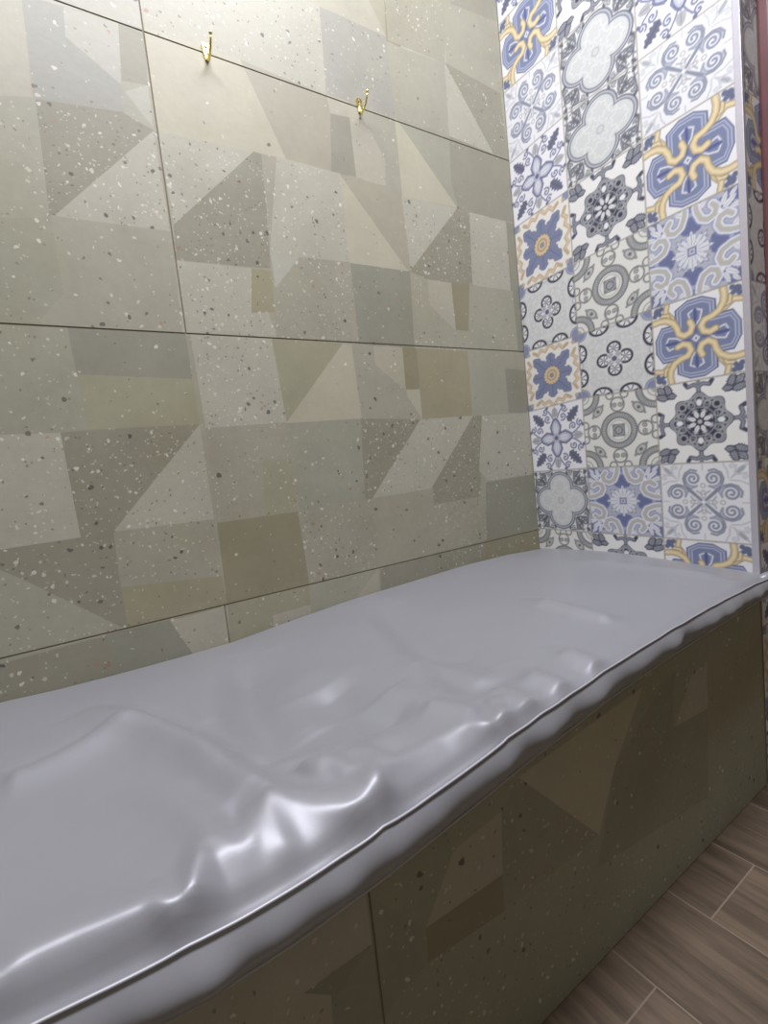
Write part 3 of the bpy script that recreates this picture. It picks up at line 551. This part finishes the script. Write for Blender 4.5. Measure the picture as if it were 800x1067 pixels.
def patchwork_mesh(cells, n, axis):
    """cells: (design letter, four corners (p, z) bottom-left, bottom-right, top-right, top-left); axis 'y': plane x = 0, 'x': plane y = Y0"""
    t = (np.arange(n + 1)) / n; U, Vv = np.meshgrid(t, t); uu, vv = U * 2 - 1, Vv * 2 - 1
    cache = {}; VS, CS, FS = [], [], []
    idx = np.arange((n + 1) * (n + 1)).reshape(n + 1, n + 1)
    quad = np.stack([idx[:-1, :-1], idx[:-1, 1:], idx[1:, 1:], idx[1:, :-1]], -1).reshape(-1, 4)
    for k, (des, q) in enumerate(cells):
        if des not in cache:
            c = DESIGN[des](uu, vv); e = np.minimum(1 - np.abs(uu), 1 - np.abs(vv))
            c = put(c, e - 0.018, (0.62, 0.60, 0.56), 0.85, 0.02)      # the fine joint round each tile
            c = np.where(c <= 0.04045, c / 12.92, ((np.clip(c, 0, 1) + 0.055) / 1.055) ** 2.4); cache[des] = np.concatenate([c, np.ones(c.shape[:2] + (1,))], -1).reshape(-1, 4)
        p = sum(np.array(q[i])[None, None] * w[..., None] for i, w in enumerate(((1 - U) * (1 - Vv), U * (1 - Vv), U * Vv, (1 - U) * Vv))).reshape(-1, 2)
        z = np.zeros((len(p), 3)); z[:, 2] = p[:, 1]
        if axis == 'y': z[:, 1] = p[:, 0]
        else: z[:, 0] = p[:, 0]; z[:, 1] = FRONT_Y
        FS.append(quad + k * (n + 1) ** 2); VS.append(z); CS.append(cache[des])
    V = np.concatenate(VS); F = np.concatenate(FS)
    me = bpy.data.meshes.new('patchwork'); me.vertices.add(len(V)); me.vertices.foreach_set('co', V.ravel())
    me.loops.add(F.size); me.loops.foreach_set('vertex_index', F.ravel().astype(np.int32)); me.polygons.add(len(F)); me.polygons.foreach_set('loop_start', np.arange(0, F.size, 4, dtype=np.int32)); me.update(calc_edges=True)
    at = me.attributes.new('glaze', 'FLOAT_COLOR', 'POINT'); at.data.foreach_set('color', np.concatenate(CS).astype(np.float32).ravel())
    return me

# ------------------------------------------------------------ the room shell
FRONT_Y = -0.635
X0, X1, Y0, ZC = -2.6, 1.2, -2.2, 3.0
BT0 = 0.478

bm = bmesh.new(); box(bm, (X0, Y0, -0.05), (X1, 0.10, 0.0)); struct(bmobj('floor', bm, MT['floor']))
bm = bmesh.new(); box(bm, (X0, Y0, ZC), (X1, 0.10, ZC + 0.05)); struct(bmobj('ceiling', bm, MT['plaster']))
bm = bmesh.new(); box(bm, (X0 - 0.1, Y0, 0), (X0, 0.10, ZC)); struct(bmobj('wall_left', bm, MT['dark_plaster']))
bm = bmesh.new(); box(bm, (X0 - 0.1, Y0 - 0.1, 0), (X1 + 0.1, Y0, ZC)); struct(bmobj('wall_front', bm, MT['dark_plaster']))
bm = bmesh.new(); box(bm, (X1, Y0, 0), (X1 + 0.1, FRONT_Y + 0.002, ZC)); struct(bmobj('wall_far', bm, MT['dark_plaster']))

# long back wall: big terrazzo tiles on a grout bed
ZJ = (0.0, 0.60, 1.20, 1.80, 2.40, 3.00)
rects = []
for z0, z1, xs in ((0.0, 0.60, (-2.6, -2.267, -1.067, 0)), (0.60, 1.20, (-2.6, -1.667, 0)), (1.20, 1.80, (-2.6, -2.267, -1.067, 0)), (1.80, 2.40, (-2.6, -2.267, -1.067, 0)), (2.40, 3.00, (-2.6, -1.667, -0.467, 0))):
    for a, b in zip(xs, xs[1:]): rects.append((a, z0, b, z1))
rnd = random.Random(4)
polys = [p for p in random_patches([(-2.6, 0.6, -1.62, 1.2), (-2.6, 1.2, -1.62, 1.8), (-2.6, 1.8, -1.2, 2.4), (-1.2, 2.0, 0, 3.0), (-2.6, 0, 0, 0.5)], rnd)] + WALL
me = patch_fill(rects, polys, 0.0, 'm', 0.4)
bmw = bmesh.new(); box(bmw, (X0, 0.0022, 0), (0.0, 0.10, ZC)); tmp = bpy.data.meshes.new('bed'); bmw.to_mesh(tmp); bmw.free()
def join_bed(name, me, bed, mat, parent=None):
    """tiles and their grout bed as one mesh with two materials"""
    bm = bmesh.new(); bm.from_mesh(me); n = len(bm.faces); bm.from_mesh(bed); bm.faces.ensure_lookup_table()
    lay = [l for l in bm.faces.layers.float_color.values()] if hasattr(bm.faces.layers, 'float_color') else []
    for f in bm.faces[n:]: f.material_index = 1
    bm.to_mesh(me); bm.free(); bpy.data.meshes.remove(bed)
    me.materials.append(mat); me.materials.append(MT['grout'])
    return link(name, me, None, parent)
struct(join_bed('wall_back', me, tmp, MT['terrazzo']))

# end wall: patchwork tiles
YC = (0.0, -0.204, -0.421, -0.626)
ZR = [[0.40, 0.40, 0.40, 0.40]] + ZROWS + [[2.20] * 4, [2.40] * 4, [2.60] * 4, [2.80] * 4, [3.00] * 4]
ZR[8] = [2.002, 1.995, 1.998, 1.998]
COLS = ('GBDFHFDACDFBAEG', 'EIGHGEBBEGAHIFC', 'CAECICADEBFGCHA')
cells = []
for c in range(3):
    for r in range(len(ZR) - 1):
        cells.append((COLS[c][r], [(YC[c], ZR[r][c]), (YC[c + 1], ZR[r][c + 1]), (YC[c + 1], ZR[r + 1][c + 1]), (YC[c], ZR[r + 1][c])]))
me = patchwork_mesh(cells, 100, 'y')
bmw = bmesh.new(); box(bmw, (0.0012, -0.6262, 0), (0.06, 0.0, ZC)); bed = bpy.data.meshes.new('bed'); bmw.to_mesh(bed); bmw.free()
struct(join_bed('wall_right', me, bed, MT['patch']))

# the wall turns the corner: the same tiles on its side face, in the shade
cells = []
for k in range(2):
    for r in range(15):
        z0, z1 = max(0.0, -0.004 + r * 0.2), min(3.0, -0.004 + (r + 1) * 0.2); x0 = 0.008 + k * 0.204
        cells.append(('EACFIBDGHCAEBIDAGFH'[(r * 3 + k * 5) % 19], [(x0, z0), (x0 + 0.204, z0), (x0 + 0.204, z1), (x0, z1)]))
me = patchwork_mesh(cells, 64, 'x')
bmw = bmesh.new(); box(bmw, (0.0025, FRONT_Y + 0.001, 0), (X1, 0.10, ZC)); bed = bpy.data.meshes.new('bed'); bmw.to_mesh(bed); bmw.free()
struct(join_bed('wall_return', me, bed, MT['patch']))

# aluminium edge strip on the outer corner
bm = bmesh.new(); box(bm, (-0.003, FRONT_Y - 0.003, BT0), (0.008, -0.6235, ZC), 0.0012); struct(bmobj('trim_1', bm, MT['alu']))
# red-brown door casing past the corner
bm = bmesh.new(); box(bm, (0.088, -0.661, 0.0), (0.18, FRONT_Y, ZC), 0.006); box(bm, (0.106, -0.668, 0.0), (0.162, -0.655, ZC), 0.004)
struct(bmobj('door_1', bm, MT['redwood']))

# ------------------------------------------------------------ the built-in bench
BT = 0.474
bm = bmesh.new(); box(bm, (X0, FRONT_Y + 0.012, 0), (-0.001, -0.001, BT - 0.004))
bench = bmobj('tiled_bench', bm, MT['bench'])
bench['label'] = 'long built-in bench faced with greenish terrazzo tiles under the grey cushion'; bench['category'] = 'bench'
fr = [(-2.6, 0.0, -2.296, BT), (-2.296, 0.0, -1.096, BT), (-1.096, 0.0, 0.0, BT)]
me = patch_fill(fr, random_patches([(-2.6, 0.0, -1.1, BT)], rnd) + FRONTP, FRONT_Y, 'mg', 0.45)
bmw = bmesh.new(); box(bmw, (X0, FRONT_Y + 0.002, 0), (-0.001, FRONT_Y + 0.012, BT)); bed = bpy.data.meshes.new('bed'); bmw.to_mesh(bed); bmw.free()
join_bed('front_tiles', me, bed, MT['terrazzo'], bench)
bm = bmesh.new(); box(bm, (X0, FRONT_Y, BT - 0.004), (-0.001, -0.001, BT), 0.001); bmobj('seat_slab', bm, MT['bench'], bench)

# ------------------------------------------------------------ the cushion
def ip(x, xs, ys): return np.interp(x, xs, ys)
def smooth1(a, n):
    k = np.hanning(2 * n + 3)[1:-1]; k /= k.sum(); return np.convolve(np.pad(a, n, 'edge'), k, 'valid')
CX0, CX1 = -1.95, 0.012
NX = 720; gx = np.linspace(CX0, CX1, NX)
yf = smooth1(ip(gx, [-1.95, -1.5, -1.39, -1.29, -1.22, -1.12, -1.015, -0.87, -0.67, -0.473, -0.242, -0.06, 0.02], [-.69, -.722, -.7316, -.7433, -.7448, -.7387, -.7265, -.7084, -.6883, -.6760, -.668, -.664, -.660]), 9)
zf = smooth1(ip(gx, [-1.95, -1.2, -0.6, -0.35, -0.1, 0.02], [.540, .540, .540, .539, .534, .528]), 9)     # upper front seam
zb = smooth1(ip(gx, *zip((-1.95, .528), *BACKEDGE, (0.012, .541))), 10)
NT = 200; tt = np.linspace(0, 1, NT)
X = np.repeat(gx[:, None], NT, 1); yb = -0.004
Y = yb + (yf[:, None] - yb) * tt[None, :]
Z = zb[:, None] * (1 - tt[None]) + zf[:, None] * tt[None]
Z = Z + 0.012 * np.sin(np.pi * tt[None]) ** 0.8                                  # crown of the padding
Z -= 0.010 * np.exp(-((X + 1.28) / 0.22) ** 2 - ((Y + 0.42) / 0.16) ** 2)       # sat-in hollow
Z += 0.0035 * np.sin(X * 7.3 + 4 * Y) * np.sin(Y * 9 + 1.7 * X + 0.6) * np.sin(np.pi * tt[None])
fold = np.zeros_like(Z)
for amp, wdt, pts in RIDGES:
    pp = []
    for a, b in zip(pts, pts[1:]): pp.append((a, b))
    d2 = np.full(X.shape, 9.0); sp = np.zeros_like(X); L = len(pp); sd = np.zeros_like(X)
    for i, ((ax, ay), (bx, by)) in enumerate(pp):
        ex, ey = bx - ax, by - ay; t = np.clip(((X - ax) * ex + (Y - ay) * ey) / (ex * ex + ey * ey), 0, 1)
        q = (X - ax - t * ex) ** 2 + (Y - ay - t * ey) ** 2; m = q < d2; d2 = np.where(m, q, d2); sp = np.where(m, (i + t) / L, sp); sd = np.where(m, Y - ay - t * ey, sd)
    taper = np.clip(np.minimum(sp, 1 - sp) * 5 + 0.25, 0, 1)
    dd = np.sqrt(d2); back = 1 / (1 + np.exp(-sd / 0.004)); wf = wdt * (1.0 + 0.35 * (1 - back))
    fold += amp * 1.5e-3 * taper * (np.exp(-(np.sqrt(d2 + 0.0035 ** 2) - 0.0035) ** 1.5 / (2 * wf ** 1.5)) - 0.30 * back * np.exp(-((dd - 2.2 * wdt) / (1.2 * wdt)) ** 2))
# the padding stands up to a crest line and slopes from there to the front seam
sp_ = np.array(SHOULDER); dsh = np.full(X.shape, 9.0)
for (ax, ay), (bx, by) in zip(SHOULDER, SHOULDER[1:]):
    ex, ey = bx - ax, by - ay; t = np.clip(((X - ax) * ex + (Y - ay) * ey) / (ex * ex + ey * ey + 1e-12), 0, 1)
    dsh = np.minimum(dsh, np.hypot(X - ax - t * ex, Y - ay - t * ey))
poly = SHOULDER + [(SHOULDER[-1][0], -0.9), (SHOULDER[0][0], -0.9)]; inside = np.zeros(X.shape, bool)
for (ax, ay), (bx, by) in zip(poly, poly[1:] + poly[:1]):
    if ay != by: inside ^= ((ay > Y) != (by > Y)) & (X < (bx - ax) * (Y - ay) / (by - ay) + ax)
dse = np.maximum(Y - yf[:, None], 0)
H = 0.019 * np.clip((-0.80 - X) / 0.15, 0, 1) + 0.005 * np.clip((-1.20 - X) / 0.10, 0, 1)
terr = np.where(inside, dse / (dse + dsh + 1e-6), np.exp(-dsh / 0.10)) * H
fold += terr
K = np.array([1, 2, 1.0]) / 4
for _ in range(2):
    p = np.pad(fold, 1, 'edge'); p = p[:-2] * K[0] + p[1:-1] * K[1] + p[2:] * K[2]; fold = p[:, :-2] * K[0] + p[:, 1:-1] * K[1] + p[:, 2:] * K[2]
edge = np.clip((Y - yf[:, None]) / 0.012, 0, 1)
Z = Z + fold * (0.15 + 0.85 * edge)
# rounded shoulder at the seam and at the far end
Z -= 0.003 * np.exp(-((Y - yf[:, None]) / 0.012) ** 2)
Z -= 0.020 * np.clip(1 - (CX1 - X) / 0.03, 0, 1) ** 2
Z -= 0.010 * np.clip(1 - (yb - Y) / 0.03, 0, 1) ** 2
rs = np.random.RandomState(3)
NF = 22; fb = np.linspace(0, 1, NF + 1)[1:]
ztop = Z[:, -1]; zlow = np.full(NX, BT + 0.006)
pl = smooth1(rs.randn(NX), 11) * 1.25; pl2 = smooth1(rs.randn(NX), 22) * 1.25
bul = 0.017 * np.sin(np.pi * fb ** 0.95)[None] + 0.005 * pl[:, None] * np.sin(np.pi * fb)[None] ** 2 + 0.006 * pl2[:, None] * np.sin(np.pi * fb)[None]
FYs = yf[:, None] - bul + 0.012 * fb[None]; FZs = ztop[:, None] + (zlow - ztop)[:, None] * fb[None]
UY = FYs[:, -1:] + (yb - FYs[:, -1:]) * np.linspace(0, 1, 6)[None, 1:]; UZ = np.where(UY > FRONT_Y - 0.02, BT + 0.0015, zlow[:, None])
AX = np.concatenate([X, np.repeat(gx[:, None], NF + 5, 1)], 1); AY = np.concatenate([Y, FYs, UY], 1); AZ = np.concatenate([Z, FZs, UZ], 1)
n2 = AX.shape[1]
V = np.stack([AX, AY, AZ], -1).reshape(-1, 3).tolist(); F = []
for i in range(NX - 1):
    for j in range(n2):
        k = (j + 1) % n2; F.append((i * n2 + j, i * n2 + k, (i + 1) * n2 + k, (i + 1) * n2 + j))
F.append(tuple(range(n2))[::-1]); F.append(tuple((NX - 1) * n2 + j for j in range(n2)))
me = bpy.data.meshes.new('bench_cushion'); me.from_pydata(V, [], F); me.validate()
b2 = bmesh.new(); b2.from_mesh(me); bmesh.ops.recalc_face_normals(b2, faces=b2.faces[:]); b2.to_mesh(me); b2.free()
cush = link('bench_cushion', me, MT['vinyl'], None, True)
cush['label'] = 'long wrinkled shiny grey vinyl cushion lying on the tiled bench'; cush['category'] = 'cushion'
bm = bmesh.new(); tube(bm, [(gx[i], yf[i] - 0.0022, ztop[i] + 0.0008 + 0.0010 * pl[i]) for i in range(0, NX, 3)], 0.0014, 8)
o = bmobj('piping', bm, MT['piping'], cush, True); o['label'] = 'corded upper front seam'
bm = bmesh.new(); tube(bm, [(gx[i], FYs[i, -1] - 0.002, zlow[i]) for i in range(0, NX, 3)], 0.0015, 8)
o = bmobj('piping', bm, MT['piping'], cush, True); o['label'] = 'corded lower front seam'
# pinched corner tuck at the far end
bm = bmesh.new(); tube(bm, [(-0.05, -0.645, 0.522), (-0.028, -0.657, 0.526), (-0.006, -0.666, 0.524), (0.012, -0.668, 0.515), (0.020, -0.662, 0.500), (0.016, -0.655, 0.486)], [0.006, 0.013, 0.018, 0.019, 0.015, 0.008], 16)
bmobj('corner_tuck', bm, MT['vinyl'], cush, True)

# ------------------------------------------------------------ the two brass hooks
def hook(name, x, z, label):
    root = bpy.data.objects.new(name, None); C.objects.link(root); root.location = (x, 0, z); root.empty_display_size = 0.03
    root['label'] = label; root['category'] = 'hook'; root['group'] = 'brass hooks on the tiled wall'
    bm = bmesh.new()                                   # tapering plate flat on the wall
    out = [(-0.0095, 0.020), (-0.006, 0.025), (0.006, 0.025), (0.0095, 0.020), (0.008, 0.006), (0.004, -0.010), (-0.004, -0.010), (-0.008, 0.006)]
    a = [bm.verts.new((p, 0.0, q)) for p, q in out]; b = [bm.verts.new((p * 0.9, -0.004, q)) for p, q in out]
    bm.faces.new(a); bm.faces.new(b[::-1])
    for k in range(8): bm.faces.new((a[k], a[(k + 1) % 8], b[(k + 1) % 8], b[k]))
    bmobj('back_plate', bm, MT['gold'], root)
    bm = bmesh.new(); tube(bm, [(0, -0.003, 0.004), (0, -0.005, -0.008), (0, -0.012, -0.014), (0, -0.024, -0.011), (0, -0.034, -0.003), (0, -0.040, 0.005), (0, -0.043, 0.013)], [(0.0055, 0.003), (0.005, 0.003), (0.0042, 0.003), (0.0034, 0.0026), (0.0028, 0.0024), (0.0024, 0.0024), (0.0024, 0.0024)], 10)
    pr = bmobj('prong', bm, MT['gold'], root, True)
    bm = bmesh.new(); bmesh.ops.create_uvsphere(bm, u_segments=14, v_segments=10, radius=0.004, matrix=Matrix.Translation((0, -0.0435, 0.015))); bmobj('tip', bm, MT['gold'], pr, True)
    for dz in (0.018, 0.008):
        bm = bmesh.new(); bmesh.ops.create_cone(bm, cap_ends=True, segments=14, radius1=0.0032, radius2=0.0024, depth=0.0016, matrix=Matrix.Translation((0, -0.0046, dz)) @ Matrix.Rotation(math.pi / 2, 4, 'X')); bmobj('screw', bm, MT['gold'], root)
hook('wall_hook', -0.943, 1.794, 'small brass hook on the terrazzo wall, left of the pair and beside the vertical joint')
hook('wall_hook', -0.558, 1.796, 'small brass hook on the terrazzo wall, nearer to the patchwork tiles')
